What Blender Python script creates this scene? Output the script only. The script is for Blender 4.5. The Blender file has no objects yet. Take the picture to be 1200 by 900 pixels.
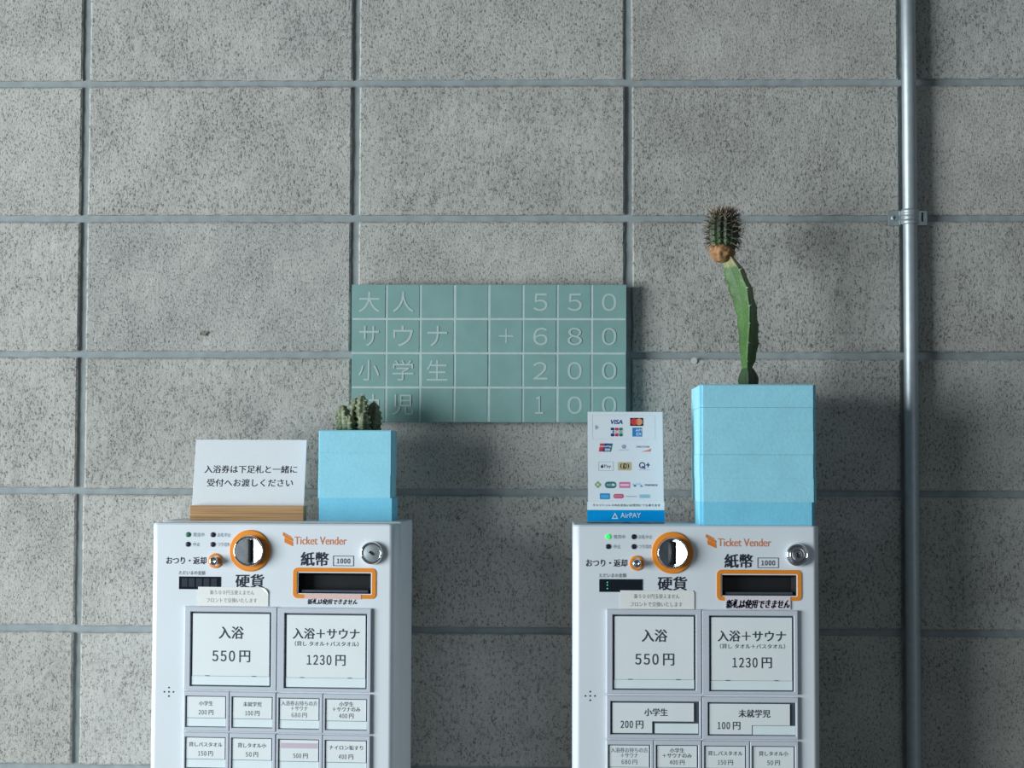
import bpy, bmesh, math, random
from mathutils import Vector, Matrix, noise as mnoise

# ------------------------------------------------------------------ camera, world, lights, exposure
SC = bpy.context.scene
COL = SC.collection
rnd = random.Random(7)

cam_d = bpy.data.cameras.new('camera')
cam = bpy.data.objects.new('camera', cam_d); COL.objects.link(cam)
yaw, pitch, roll = 0.024778, 0.045997, -0.003119
cam_d.sensor_width = 36.0
cam_d.lens = 36.0 * 2000.0 / 1200.0
cam_d.clip_start = 0.05
Rz = Matrix.Rotation(yaw, 3, 'Z'); Rx = Matrix.Rotation(pitch, 3, 'X'); Ry = Matrix.Rotation(roll, 3, 'Y')
Rc = Rz @ Rx @ Ry                                   # columns: right, forward, up
right, fwd, up = Rc.col[0], Rc.col[1], Rc.col[2]
Mc = Matrix((right, up, -fwd)).transposed().to_4x4()
Mc.translation = Vector((0.69267, -2.48215, 1.44355))
cam.matrix_world = Mc
SC.camera = cam

world = bpy.data.worlds.new('world'); SC.world = world
world.use_nodes = True
bg = world.node_tree.nodes['Background']
bg.inputs['Color'].default_value = (0.70, 0.87, 1.0, 1)
bg.inputs['Strength'].default_value = 0.10


def area(name, loc, target, sx, sy, power, color):
    d = bpy.data.lights.new(name, 'AREA'); d.shape = 'RECTANGLE'
    d.size = sx; d.size_y = sy; d.energy = power; d.color = color
    o = bpy.data.objects.new(name, d); COL.objects.link(o)
    o.location = loc
    o.rotation_euler = (Vector(target) - Vector(loc)).to_track_quat('-Z', 'Y').to_euler()
    return o


area('window_light', (-3.4, -2.30, 1.36), (0.6, -0.45, 1.36), 2.3, 2.1, 300.0, (0.90, 0.975, 1.0))
area('fill_light', (2.6, -3.6, 1.7), (0.8, -0.2, 1.5), 0.9, 1.8, 5.0, (0.9, 0.97, 1.0))  # unseen weak fill, added to lift the fronts and brighten the chrome

SC.view_settings.view_transform = 'Standard'
SC.view_settings.look = 'None'
SC.view_settings.gamma = 1.0
SC.view_settings.use_curve_mapping = False
SC.view_settings.exposure = 0.0


# ------------------------------------------------------------------ materials
def srgb(r, g, b):
    f = lambda c: c / 12.92 if c <= 0.04045 else ((c + 0.055) / 1.055) ** 2.4
    return (f(r / 255), f(g / 255), f(b / 255), 1.0)


class NT:
    def __init__(s, name):
        s.m = bpy.data.materials.new(name); s.m.use_nodes = True
        s.t = s.m.node_tree; s.bsdf = s.t.nodes['Principled BSDF']

    def n(s, typ, **kw):
        nd = s.t.nodes.new(typ)
        for k, v in kw.items():
            if k.startswith('_'):
                setattr(nd, k[1:], v)
            else:
                nd.inputs[k.replace('__', ' ')].default_value = v
        return nd

    def l(s, a, b): s.t.links.new(a, b)

    def ramp(s, fac, stops):
        r = s.t.nodes.new('ShaderNodeValToRGB')
        el = r.color_ramp.elements
        r.color_ramp.interpolation = 'LINEAR'
        while len(el) < len(stops): el.new(0.5)
        for e, (p, c) in zip(el, stops):
            e.position = p; e.color = c if len(c) == 4 else (*c, 1)
        s.l(fac, r.inputs['Fac']); return r.outputs['Color']


def simple(name, col, rough=0.5, metal=0.0, noise=0.0, nscale=200.0, bump=0.0, spec=0.5):
    k = NT(name); b = k.bsdf
    b.inputs['Roughness'].default_value = rough; b.inputs['Metallic'].default_value = metal
    b.inputs['Specular IOR Level'].default_value = spec
    tc = k.n('ShaderNodeTexCoord')
    nz = k.n('ShaderNodeTexNoise', Scale=nscale, Detail=3.0); k.l(tc.outputs['Object'], nz.inputs['Vector'])
    c1 = tuple(max(0, x * (1 - noise)) for x in col[:3]); c2 = tuple(min(1, x * (1 + noise)) for x in col[:3])
    k.l(k.ramp(nz.outputs['Fac'], [(0.3, c1), (0.7, c2)]), b.inputs['Base Color'])
    if bump:
        bp = k.n('ShaderNodeBump', Strength=bump, Distance=0.001)
        k.l(nz.outputs['Fac'], bp.inputs['Height']); k.l(bp.outputs['Normal'], b.inputs['Normal'])
    return k.m


def make_concrete():
    k = NT('porous_concrete_block'); b = k.bsdf
    b.inputs['Roughness'].default_value = 0.92; b.inputs['Specular IOR Level'].default_value = 0.2
    tc = k.n('ShaderNodeTexCoord')
    mp = k.n('ShaderNodeMapping'); mp.inputs['Scale'].default_value = (1.0, 1.0, 0.55)
    k.l(tc.outputs['Object'], mp.inputs['Vector'])
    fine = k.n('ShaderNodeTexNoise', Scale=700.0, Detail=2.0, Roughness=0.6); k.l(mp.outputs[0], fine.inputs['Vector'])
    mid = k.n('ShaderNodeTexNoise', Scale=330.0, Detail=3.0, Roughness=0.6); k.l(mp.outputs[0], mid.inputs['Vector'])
    big = k.n('ShaderNodeTexNoise', Scale=9.0, Detail=4.0, Roughness=0.6); k.l(tc.outputs['Object'], big.inputs['Vector'])
    at = k.n('ShaderNodeAttribute'); at.attribute_name = 'tone'
    base = k.ramp(big.outputs['Fac'], [(0.3, (0.425, 0.42, 0.395)), (0.7, (0.545, 0.54, 0.505))])
    # dark pores: shade inside the pits, painted into the block colour
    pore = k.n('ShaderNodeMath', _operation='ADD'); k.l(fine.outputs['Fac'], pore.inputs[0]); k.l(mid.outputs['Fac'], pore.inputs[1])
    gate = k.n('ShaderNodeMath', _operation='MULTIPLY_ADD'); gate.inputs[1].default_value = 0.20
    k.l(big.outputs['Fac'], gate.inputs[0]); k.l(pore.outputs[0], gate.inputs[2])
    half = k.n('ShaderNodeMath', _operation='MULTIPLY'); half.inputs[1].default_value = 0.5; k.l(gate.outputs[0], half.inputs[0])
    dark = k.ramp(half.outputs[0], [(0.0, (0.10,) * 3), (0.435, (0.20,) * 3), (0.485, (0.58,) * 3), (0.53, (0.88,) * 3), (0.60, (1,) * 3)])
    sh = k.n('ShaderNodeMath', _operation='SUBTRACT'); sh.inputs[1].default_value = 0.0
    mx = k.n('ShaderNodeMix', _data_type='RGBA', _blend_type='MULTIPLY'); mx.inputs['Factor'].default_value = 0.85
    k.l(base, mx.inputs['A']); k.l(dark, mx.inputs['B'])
    mt = k.n('ShaderNodeMix', _data_type='RGBA', _blend_type='MULTIPLY'); mt.inputs['Factor'].default_value = 1.0
    k.l(mx.outputs['Result'], mt.inputs['A']); k.l(at.outputs['Color'], mt.inputs['B'])
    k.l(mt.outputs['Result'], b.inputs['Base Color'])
    bp = k.n('ShaderNodeBump', Strength=0.35, Distance=0.0018)
    k.l(gate.outputs[0], bp.inputs['Height']); k.l(bp.outputs['Normal'], b.inputs['Normal'])
    return k.m


def make_wood():
    k = NT('pale_oak'); b = k.bsdf; b.inputs['Roughness'].default_value = 0.55
    tc = k.n('ShaderNodeTexCoord'); mp = k.n('ShaderNodeMapping'); mp.inputs['Scale'].default_value = (4, 60, 260)
    k.l(tc.outputs['Object'], mp.inputs['Vector'])
    nz = k.n('ShaderNodeTexNoise', Scale=2.0, Detail=5.0); k.l(mp.outputs[0], nz.inputs['Vector'])
    k.l(k.ramp(nz.outputs['Fac'], [(0.3, srgb(160, 120, 80)), (0.55, srgb(192, 152, 106)), (0.75, srgb(206, 168, 122))]), b.inputs['Base Color'])
    return k.m


def make_foam(name, c):
    k = NT(name); b = k.bsdf; b.inputs['Roughness'].default_value = 0.75; b.inputs['Specular IOR Level'].default_value = 0.25
    tc = k.n('ShaderNodeTexCoord')
    v = k.n('ShaderNodeTexNoise', Scale=260.0, Detail=4.0); k.l(tc.outputs['Object'], v.inputs['Vector'])
    w = k.n('ShaderNodeTexNoise', Scale=25.0, Detail=3.0); k.l(tc.outputs['Object'], w.inputs['Vector'])
    ad = k.n('ShaderNodeMath', _operation='ADD'); k.l(v.outputs['Fac'], ad.inputs[0]); k.l(w.outputs['Fac'], ad.inputs[1])
    hl = k.n('ShaderNodeMath', _operation='MULTIPLY'); hl.inputs[1].default_value = 0.5; k.l(ad.outputs[0], hl.inputs[0])
    lo = tuple(x * 0.94 for x in c[:3]); hi = tuple(min(1, x * 1.05) for x in c[:3])
    k.l(k.ramp(hl.outputs[0], [(0.35, lo), (0.65, hi)]), b.inputs['Base Color'])
    bp = k.n('ShaderNodeBump', Strength=0.25, Distance=0.001); k.l(v.outputs['Fac'], bp.inputs['Height']); k.l(bp.outputs['Normal'], b.inputs['Normal'])
    b.inputs['Subsurface Weight'].default_value = 0.10
    b.inputs['Subsurface Radius'].default_value = (0.004, 0.011, 0.016)
    b.inputs['Subsurface Scale'].default_value = 0.35
    return k.m


def make_print():
    k = NT('printed_ink'); b = k.bsdf; b.inputs['Roughness'].default_value = 0.6; b.inputs['Specular IOR Level'].default_value = 0.3
    a = k.n('ShaderNodeAttribute'); a.attribute_name = 'ink'
    k.l(a.outputs['Color'], b.inputs['Base Color'])
    return k.m


def make_attr(name, attr, rough=0.6, nscale=300.0, bump=0.3):
    k = NT(name); b = k.bsdf; b.inputs['Roughness'].default_value = rough
    a = k.n('ShaderNodeAttribute'); a.attribute_name = attr
    tc = k.n('ShaderNodeTexCoord'); nz = k.n('ShaderNodeTexNoise', Scale=nscale, Detail=3.0); k.l(tc.outputs['Object'], nz.inputs['Vector'])
    mx = k.n('ShaderNodeMix', _data_type='RGBA', _blend_type='MULTIPLY'); mx.inputs['Factor'].default_value = 1.0
    k.l(a.outputs['Color'], mx.inputs['A']); k.l(k.ramp(nz.outputs['Fac'], [(0.3, (0.7,) * 3), (0.7, (1.1,) * 3)]), mx.inputs['B'])
    k.l(mx.outputs['Result'], b.inputs['Base Color'])
    bp = k.n('ShaderNodeBump', Strength=bump, Distance=0.001); k.l(nz.outputs['Fac'], bp.inputs['Height']); k.l(bp.outputs['Normal'], b.inputs['Normal'])
    return k.m


def make_emit(name, col, strength):
    k = NT(name); b = k.bsdf
    b.inputs['Base Color'].default_value = col; b.inputs['Emission Color'].default_value = col
    b.inputs['Emission Strength'].default_value = strength
    return k.m


def make_clear(name):
    k = NT(name); b = k.bsdf
    b.inputs['Base Color'].default_value = (0.93, 0.97, 0.98, 1); b.inputs['Roughness'].default_value = 0.03
    b.inputs['Transmission Weight'].default_value = 1.0; b.inputs['IOR'].default_value = 1.2
    return k.m


M = dict(
    concrete=make_concrete(),
    mortar=simple('grey_mortar', (0.295, 0.335, 0.345), 0.85, noise=0.12, nscale=60, bump=0.4),
    floor=simple('dark_floor', (0.10, 0.10, 0.10), 0.8, noise=0.2, nscale=30, bump=0.2),
    white=simple('white_plastic', (0.745, 0.80, 0.85), 0.38, noise=0.012, nscale=12),
    body=simple('grey_white_steel', (0.70, 0.74, 0.78), 0.45, noise=0.015, nscale=12),
    bezel=simple('lilac_grey_plastic', (0.58, 0.62, 0.69), 0.4, noise=0.02, nscale=20),
    black=simple('black_plastic', (0.012, 0.013, 0.016), 0.4, noise=0.1, nscale=50),
    well=simple('dark_button_well', (0.06, 0.075, 0.10), 0.5, noise=0.1, nscale=50),
    card=simple('white_card', (0.80, 0.86, 0.875), 0.5, noise=0.015, nscale=30),
    strip=simple('pale_blue_white_card', (0.78, 0.89, 0.915), 0.5, noise=0.015, nscale=30),
    orange=simple('orange_plastic', (0.82, 0.27, 0.025), 0.4, noise=0.04, nscale=60),
    chrome=simple('chrome', (0.80, 0.82, 0.84), 0.08, 1.0, noise=0.02, nscale=30),
    polished=simple('polished_steel', (0.55, 0.58, 0.60), 0.20, 1.0, noise=0.15, nscale=60, bump=0.08),
    steel=simple('brushed_steel', (0.50, 0.56, 0.57), 0.42, 1.0, noise=0.05, nscale=80),
    galv=simple('galvanized_steel', (0.50, 0.56, 0.59), 0.52, 0.8, noise=0.06, nscale=90),
    zinc=simple('zinc_plate', (0.50, 0.56, 0.57), 0.42, 0.85, noise=0.12, nscale=120, bump=0.1),
    tile=simple('sea_green_tile', (0.215, 0.375, 0.355), 0.5, noise=0.05, nscale=35, bump=0.05),
    grout=simple('pale_grout', (0.46, 0.56, 0.56), 0.85, noise=0.08, nscale=90, bump=0.2),
    wood=make_wood(),
    foam=make_foam('light_blue_foam', (0.34, 0.735, 0.885)),
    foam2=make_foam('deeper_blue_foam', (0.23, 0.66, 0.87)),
    soil=simple('dark_soil', (0.03, 0.022, 0.016), 0.95, noise=0.5, nscale=220, bump=0.8),
    ink=make_print(),
    cactus=make_attr('cactus_skin', 'skin', 0.5),
    spine=make_attr('cactus_spine', 'skin', 0.6),
    callus=simple('tan_corky_callus', (0.36, 0.19, 0.085), 0.8, noise=0.35, nscale=230, bump=0.9),
    led_on=make_emit('lit_green_lamp', srgb(40, 200, 90), 1.1),
    led_dim=simple('unlit_green_lamp', (0.03, 0.16, 0.10), 0.35, noise=0.1),
    led_off=simple('unlit_dark_lamp', (0.015, 0.02, 0.035), 0.35, noise=0.1),
    tape=simple('pinkish_paper_tape', (0.74, 0.70, 0.745), 0.6, noise=0.02),
    tape_pink=simple('pink_translucent_tape', (0.80, 0.52, 0.47), 0.6, noise=0.03),
    notice=simple('off_white_sticker', (0.83, 0.84, 0.81), 0.55, noise=0.02),
    azure=simple('azure_print', (0.0, 0.30, 0.70), 0.6, noise=0.02, spec=0.1),
    clear=make_clear('clear_acrylic'),
    screen=simple('dark_display_glass', (0.010, 0.014, 0.022), 0.2, noise=0.1),
    stain=simple('olive_stain', (0.22, 0.25, 0.19), 0.9, noise=0.2, nscale=200),
    pale=simple('pale_speck', (0.56, 0.58, 0.58), 0.9, noise=0.1, nscale=200),
)


# ------------------------------------------------------------------ helpers
def link(name, bm, mat, parent=None, smooth=False, loc=None):
    me = bpy.data.meshes.new(name)
    bm.normal_update(); bm.to_mesh(me); bm.free()
    if smooth:
        for p in me.polygons: p.use_smooth = True
    me.materials.append(mat)
    o = bpy.data.objects.new(name, me); COL.objects.link(o)
    if loc: o.location = loc
    if parent: o.parent = parent
    return o


def thing(name, label, cat, loc=(0, 0, 0), rz=0.0, group=None):
    o = bpy.data.objects.new(name, None); COL.objects.link(o)
    o.empty_display_size = 0.05
    o.location = loc; o.rotation_euler = (0, 0, rz)
    o['label'] = label; o['category'] = cat
    if group: o['group'] = group
    return o


def box(bm, x0, x1, y0, y1, z0, z1, bev=0.0, seg=2):
    r = bmesh.ops.create_cube(bm, size=1.0)
    vs = r['verts']
    for v in vs:
        v.co = Vector(((x0 + x1) / 2 + v.co.x * (x1 - x0), (y0 + y1) / 2 + v.co.y * (y1 - y0), (z0 + z1) / 2 + v.co.z * (z1 - z0)))
    if bev:
        es = list({e for v in vs for e in v.link_edges})
        bmesh.ops.bevel(bm, geom=es, offset=bev, segments=seg, affect='EDGES', profile=0.6, clamp_overlap=True)


def bx(*a, **k):
    bm = bmesh.new(); box(bm, *a, **k); return bm


def lathe_y(bm, cx, cz, prof, n=40):
    """revolve (r, y) about the axis through (cx, *, cz) along y; profile runs from the back to the front"""
    rings = []
    for r, y in prof:
        if r < 1e-6:
            rings.append([bm.verts.new((cx, y, cz))])
        else:
            rings.append([bm.verts.new((cx + r * math.cos(2 * math.pi * i / n), y, cz + r * math.sin(2 * math.pi * i / n))) for i in range(n)])
    for a, b in zip(rings[:-1], rings[1:]):
        for i in range(n):
            j = (i + 1) % n
            if len(a) == 1 and len(b) == 1: continue
            if len(b) == 1: bm.faces.new((a[i], a[j], b[0]))
            elif len(a) == 1: bm.faces.new((a[0], b[j], b[i]))
            else: bm.faces.new((a[i], a[j], b[j], b[i]))


def ring_plate(bm, outer, inner, y_back, y_front, bev=0.0006):
    """a rectangular bezel in the xz plane; outer / inner = (x0, x1, z0, z1)"""
    def loop(r, y): return [bm.verts.new(p) for p in ((r[0], y, r[2]), (r[1], y, r[2]), (r[1], y, r[3]), (r[0], y, r[3]))]
    sh = lambda r, d: (r[0] + d, r[1] - d, r[2] + d, r[3] - d)
    L = [loop(outer, y_back), loop(outer, y_front + bev), loop(sh(outer, bev), y_front),
         loop(sh(inner, -bev), y_front), loop(inner, y_front + bev), loop(inner, y_back)]
    for a, b in zip(L[:-1], L[1:]):
        for i in range(4):
            j = (i + 1) % 4
            bm.faces.new((a[i], a[j], b[j], b[i]))


_fc = bpy.data.curves.new('lettering_source', 'FONT')
_fo = bpy.data.objects.new('lettering_source', _fc); COL.objects.link(_fo)
_cache = {}


def glyphs(s, bold=0.0, space=1.0):
    key = (s, bold, space)
    if key in _cache: return _cache[key]
    _fc.body = s; _fc.size = 1.0; _fc.offset = bold; _fc.resolution_u = 4; _fc.space_character = space
    dg = bpy.context.evaluated_depsgraph_get(); dg.update()
    me = bpy.data.meshes.new_from_object(_fo.evaluated_get(bpy.context.evaluated_depsgraph_get()))
    vs = [(v.co.x, v.co.y) for v in me.vertices]; fs = [tuple(p.vertices) for p in me.polygons]
    bpy.data.meshes.remove(me)
    _cache[key] = (vs, fs); return vs, fs


class Print:
    """flat printing, given in the drawing's own 2D coordinates (x right, y down)"""
    def __init__(s, fmap): s.f = fmap; s.v = []; s.p = []; s.c = []

    def poly(s, pts, col, lay=0):
        k = len(s.v)
        for x, y in pts: s.v.append(s.f(x, y, lay))
        s.p.append(tuple(range(k, k + len(pts)))); s.c.append(col)

    def rect(s, x0, x1, y0, y1, col, lay=0, r=0.0):
        if r <= 0: s.poly([(x0, y1), (x1, y1), (x1, y0), (x0, y0)], col, lay); return
        pts = []
        for cx, cy, a0 in ((x1 - r, y0 + r, -90), (x1 - r, y1 - r, 0), (x0 + r, y1 - r, 90), (x0 + r, y0 + r, 180)):
            for k in range(7):
                a = math.radians(a0 + 15 * k); pts.append((cx + r * math.cos(a), cy + r * math.sin(a)))
        s.poly(pts[::-1], col, lay)

    def disc(s, cx, cy, r, col, lay=0, n=24, ry=None):
        ry = ry or r
        s.poly([(cx + r * math.cos(2 * math.pi * i / n), cy - ry * math.sin(2 * math.pi * i / n)) for i in range(n)], col, lay)

    def frame(s, x0, x1, y0, y1, t, col, lay=0):
        s.rect(x0, x1, y0, y0 + t, col, lay); s.rect(x0, x1, y1 - t, y1, col, lay)
        s.rect(x0, x0 + t, y0 + t, y1 - t, col, lay); s.rect(x1 - t, x1, y0 + t, y1 - t, col, lay)

    def price(s, digits, x0, x1, y0, y1, col, lay=0, bold=0.0):
        """a price such as 550 yen: sans digits, a gap, the yen character"""
        h = y1 - y0; xe = x1 - h * 0.92
        full = ''.join(chr(ord(c) + 0xFEE0) for c in digits)
        s.text(full, x0, xe - h * 0.42, y0 + h * .02, y1 - h * 0.06, col, lay, bold, 0.58)
        s.text('円', xe, x1, y0, y1, col, lay, bold)

    def text(s, t, x0, x1, y0, y1, col, lay=0, bold=0.0, space=1.0, slant=0.0, keep=False, jit=0.0):
        if bold:
            w = bold * (y1 - y0)
            for q, (ox, oy) in enumerate(((-w, -w * .6), (w, w * .6), (w, -w * .6), (-w, w * .6))):
                s.text(t, x0 + ox, x1 + ox, y0 + oy, y1 + oy, col, lay + q * 0.08, 0.0, space, slant, keep, jit)
            return
        """lettering fitted to the measured box; keep = keep its proportions, centred"""
        vs, fs = glyphs(t, 0.0, space)
        xa = min(v[0] for v in vs); xb = max(v[0] for v in vs); ya = min(v[1] for v in vs); yb = max(v[1] for v in vs)
        sx = (x1 - x0) / (xb - xa); sy = (y1 - y0) / (yb - ya); cx = (x0 + x1) / 2; cy = (y0 + y1) / 2
        if keep: sx = sy = min(sx, sy)
        k = len(s.v)
        for vx, vy in vs:
            yy = (vy - (ya + yb) / 2) * sy
            dx = jit * math.sin(vy * 9 + vx * 2.1); dy = jit * math.sin(vx * 3.7)
            s.v.append(s.f(cx + (vx - (xa + xb) / 2) * sx + slant * yy + dx, cy - yy + dy, lay))
        for f in fs: s.p.append(tuple(i + k for i in f)); s.c.append(col)

    def build(s, name, parent, thing_mat=None, label=None):
        me = bpy.data.meshes.new(name); me.from_pydata(s.v, [], s.p)
        a = me.color_attributes.new('ink', 'FLOAT_COLOR', 'CORNER')
        i = 0
        for p, c in zip(me.polygons, s.c):
            for li in p.loop_indices: a.data[li].color = c
        me.materials.append(thing_mat or M['ink']); me.update()
        o = bpy.data.objects.new(name, me); COL.objects.link(o); o.parent = parent
        if label: o['label'] = label
        return o


# ------------------------------------------------------------------ the setting: block wall and floor
def build_wall():
    bm = bmesh.new(); tone = bm.loops.layers.float_color.new('tone')
    J = 0.0050                                            # half joint
    rr = random.Random(3)
    vx = {i: rr.uniform(-0.0012, 0.0012) for i in range(-3, 7)}
    def cell(i, n, L):                                    # narrow first and last cells: the worn arris of a block
        if n < 6: return i / n
        e = 0.0028 / L
        return 0.0 if i == 0 else 1.0 if i == n else e + (1 - 2 * e) * (i - 1) / (n - 2)
    for row in range(0, 14):                              # rows stand on z = 0.2 * row
        for c in range(-4, 7):
            x0 = 0.4 * c + J; x1 = 0.4 * (c + 1) - J; z0 = 0.2 * row + J * 0.9; z1 = 0.2 * (row + 1) - J * 0.9
            d = rr.uniform(-0.0012, 0.0012); dz = rr.uniform(-0.0008, 0.0008); dx = rr.uniform(-0.0012, 0.0012)
            t = rr.uniform(0.93, 1.04); warm = rr.uniform(-0.012, 0.012)
            nx, nz = 40, 20
            seen = -0.8 < x1 and x0 < 2.2 and z1 > 0.8
            if not seen: nx, nz = 4, 2
            inset = 0.0022
            grid = []
            for j in range(nz + 1):
                line = []
                for i in range(nx + 1):
                    u = cell(i, nx, x1 - x0); w = cell(j, nz, z1 - z0)
                    x = x0 + u * (x1 - x0) + dx; z = z0 + w * (z1 - z0) + dz
                    edge = i in (0, nx) or j in (0, nz)
                    q = mnoise.noise(Vector((x * 70, d * 900, z * 70))) * 0.0007
                    q2 = mnoise.noise(Vector((x * 160, 7 + d * 900, z * 160))) * 0.0011
                    y = -0.0004 + d + q
                    if edge:
                        if i == 0: x += inset * 0.3 + q2
                        if i == nx: x -= inset * 0.3 + q2
                        if j == 0: z += inset * 0.3 + q2
                        if j == nz: z -= inset * 0.3 + q2
                        y += 0.0012 + abs(q2) * 0.7
                    line.append(bm.verts.new((x, y, z)))
                grid.append(line)
            fs = []
            for j in range(nz):
                for i in range(nx):
                    fs.append(bm.faces.new((grid[j][i], grid[j][i + 1], grid[j + 1][i + 1], grid[j + 1][i])))
            # skirt back to the mortar
            rim = grid[0][:] + [grid[j][nx] for j in range(1, nz + 1)] + grid[nz][-2::-1] + [grid[j][0] for j in range(nz - 1, 0, -1)]
            back = [bm.verts.new((v.co.x, 0.010, v.co.z)) for v in rim]
            for i in range(len(rim)):
                j = (i + 1) % len(rim)
                fs.append(bm.faces.new((rim[j], rim[i], back[i], back[j])))
            for f in fs:
                for l in f.loops: l[tone] = (t + warm, t, t - warm, 1)
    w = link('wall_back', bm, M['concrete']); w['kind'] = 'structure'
    mb = bmesh.new()                                      # the mortar bed the blocks sit in
    box(mb, -1.6, 2.8, 0.0042, 0.12, 0.0, 2.8)
    mo = link('mortar', mb, M['mortar'], w)
    def blot(name, cx, cz, pts, mat, lab):
        b = bmesh.new()
        vs = [b.verts.new((cx + x, -0.0022, cz + z)) for x, z in pts]; b.faces.new(vs)
        bmesh.ops.triangulate(b, faces=b.faces[:])
        o = link(name, b, mat, w); o['label'] = lab
    s = 0.0012
    blot('stain', 0.18, 1.631, [(-5 * s, -2 * s), (-1 * s, -2.4 * s), (1.8 * s, -4.2 * s), (2 * s, -1.5 * s), (4.6 * s, .8 * s), (4.3 * s, 2.6 * s), (1.8 * s, 3.4 * s), (.6 * s, .6 * s), (-2 * s, 3.8 * s), (-3.6 * s, 1.2 * s), (-2.6 * s, -.4 * s)],
         M['stain'], 'small olive leaf-shaped stain on the blocks')
    blot('speck', 0.8955, 1.592, [(4 * s * math.cos(a), 4 * s * math.sin(a)) for a in [i * 0.5236 for i in range(12)]], M['pale'], 'pale round speck on the blocks')
    fb = bmesh.new(); box(fb, -2.4, 3.4, -4.2, 0.12, -0.08, 0.0)
    f = link('floor', fb, M['floor']); f['kind'] = 'structure'


build_wall()


# ------------------------------------------------------------------ conduit and its clamp
def build_conduit():
    cx, cy = 1.2065, -0.0146
    bm = bmesh.new(); n = 40; R = 0.0103
    zs = [0.0, 0.6, 1.2, 1.786, 2.0, 2.6]
    rings = [[bm.verts.new((cx + R * math.cos(2 * math.pi * i / n), cy + R * math.sin(2 * math.pi * i / n), z)) for i in range(n)] for z in zs]
    for a, b in zip(rings[:-1], rings[1:]):
        for i in range(n): bm.faces.new((a[i], a[(i + 1) % n], b[(i + 1) % n], b[i]))
    bm.faces.new(rings[-1]); bm.faces.new(rings[0][::-1])
    o = link('metal_conduit', bm, M['galv'], smooth=True)
    o['label'] = 'thin grey steel conduit pipe running straight up the block wall'; o['category'] = 'pipe'
    t = thing('conduit_clamp', 'small zinc saddle clamp screwed to the wall around the pipe', 'clamp', (cx, 0, 1.8))
    # strap
    bm = bmesh.new(); n = 22
    prof = [(-0.0110, 0), (-0.0100, .0008), (-0.0055, .0012), (-0.0048, .0004), (-0.0012, .0004), (-0.0004, .0012), (.0004, .0012), (.0012, .0004), (.0048, .0004), (.0055, .0012), (.0100, .0008), (.0110, 0)]
    rings = []
    for z, dr in prof:
        ring = []
        for i in range(n + 1):
            a = math.pi + math.pi * i / n; r = R + 0.0011 + dr
            ring.append(bm.verts.new((r * math.cos(a), cy + r * math.sin(a), z)))
        rings.append(ring)
    for a, b in zip(rings[:-1], rings[1:]):
        for i in range(n): bm.faces.new((a[i], a[i + 1], b[i + 1], b[i]))
    link('strap', bm, M['galv'], t, smooth=True)
    bm = bmesh.new(); box(bm, -0.0295, -0.0112, -0.0046, -0.0016, -0.0112, 0.0112, bev=0.0009)
    box(bm, -0.0140, -0.0106, -0.0100, -0.0026, -0.0100, 0.0100, bev=0.0014)
    link('tab', bm, M['zinc'], t)
    bm = bmesh.new(); ring_plate(bm, (0.0112, 0.0272, -0.0110, 0.0110), (0.0190, 0.0208, -0.0050, 0.0075), -0.0016, -0.0046)
    link('tab', bm, M['zinc'], t)
    s = bmesh.new(); lathe_y(s, -0.0212, 0.0, [(0.0046, -0.0046), (0.0046, -0.0056), (0.0035, -0.0068), (0.0, -0.0072)], 24)
    sc = link('screw', s, M['galv'], t, smooth=True)
    s = bmesh.new(); box(s, -0.0240, -0.0184, -0.0078, -0.0066, -0.0006, 0.0006); box(s, -0.0218, -0.0206, -0.0078, -0.0066, -0.0028, 0.0028)
    link('screw_slot', s, M['black'], sc)


build_conduit()


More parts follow.
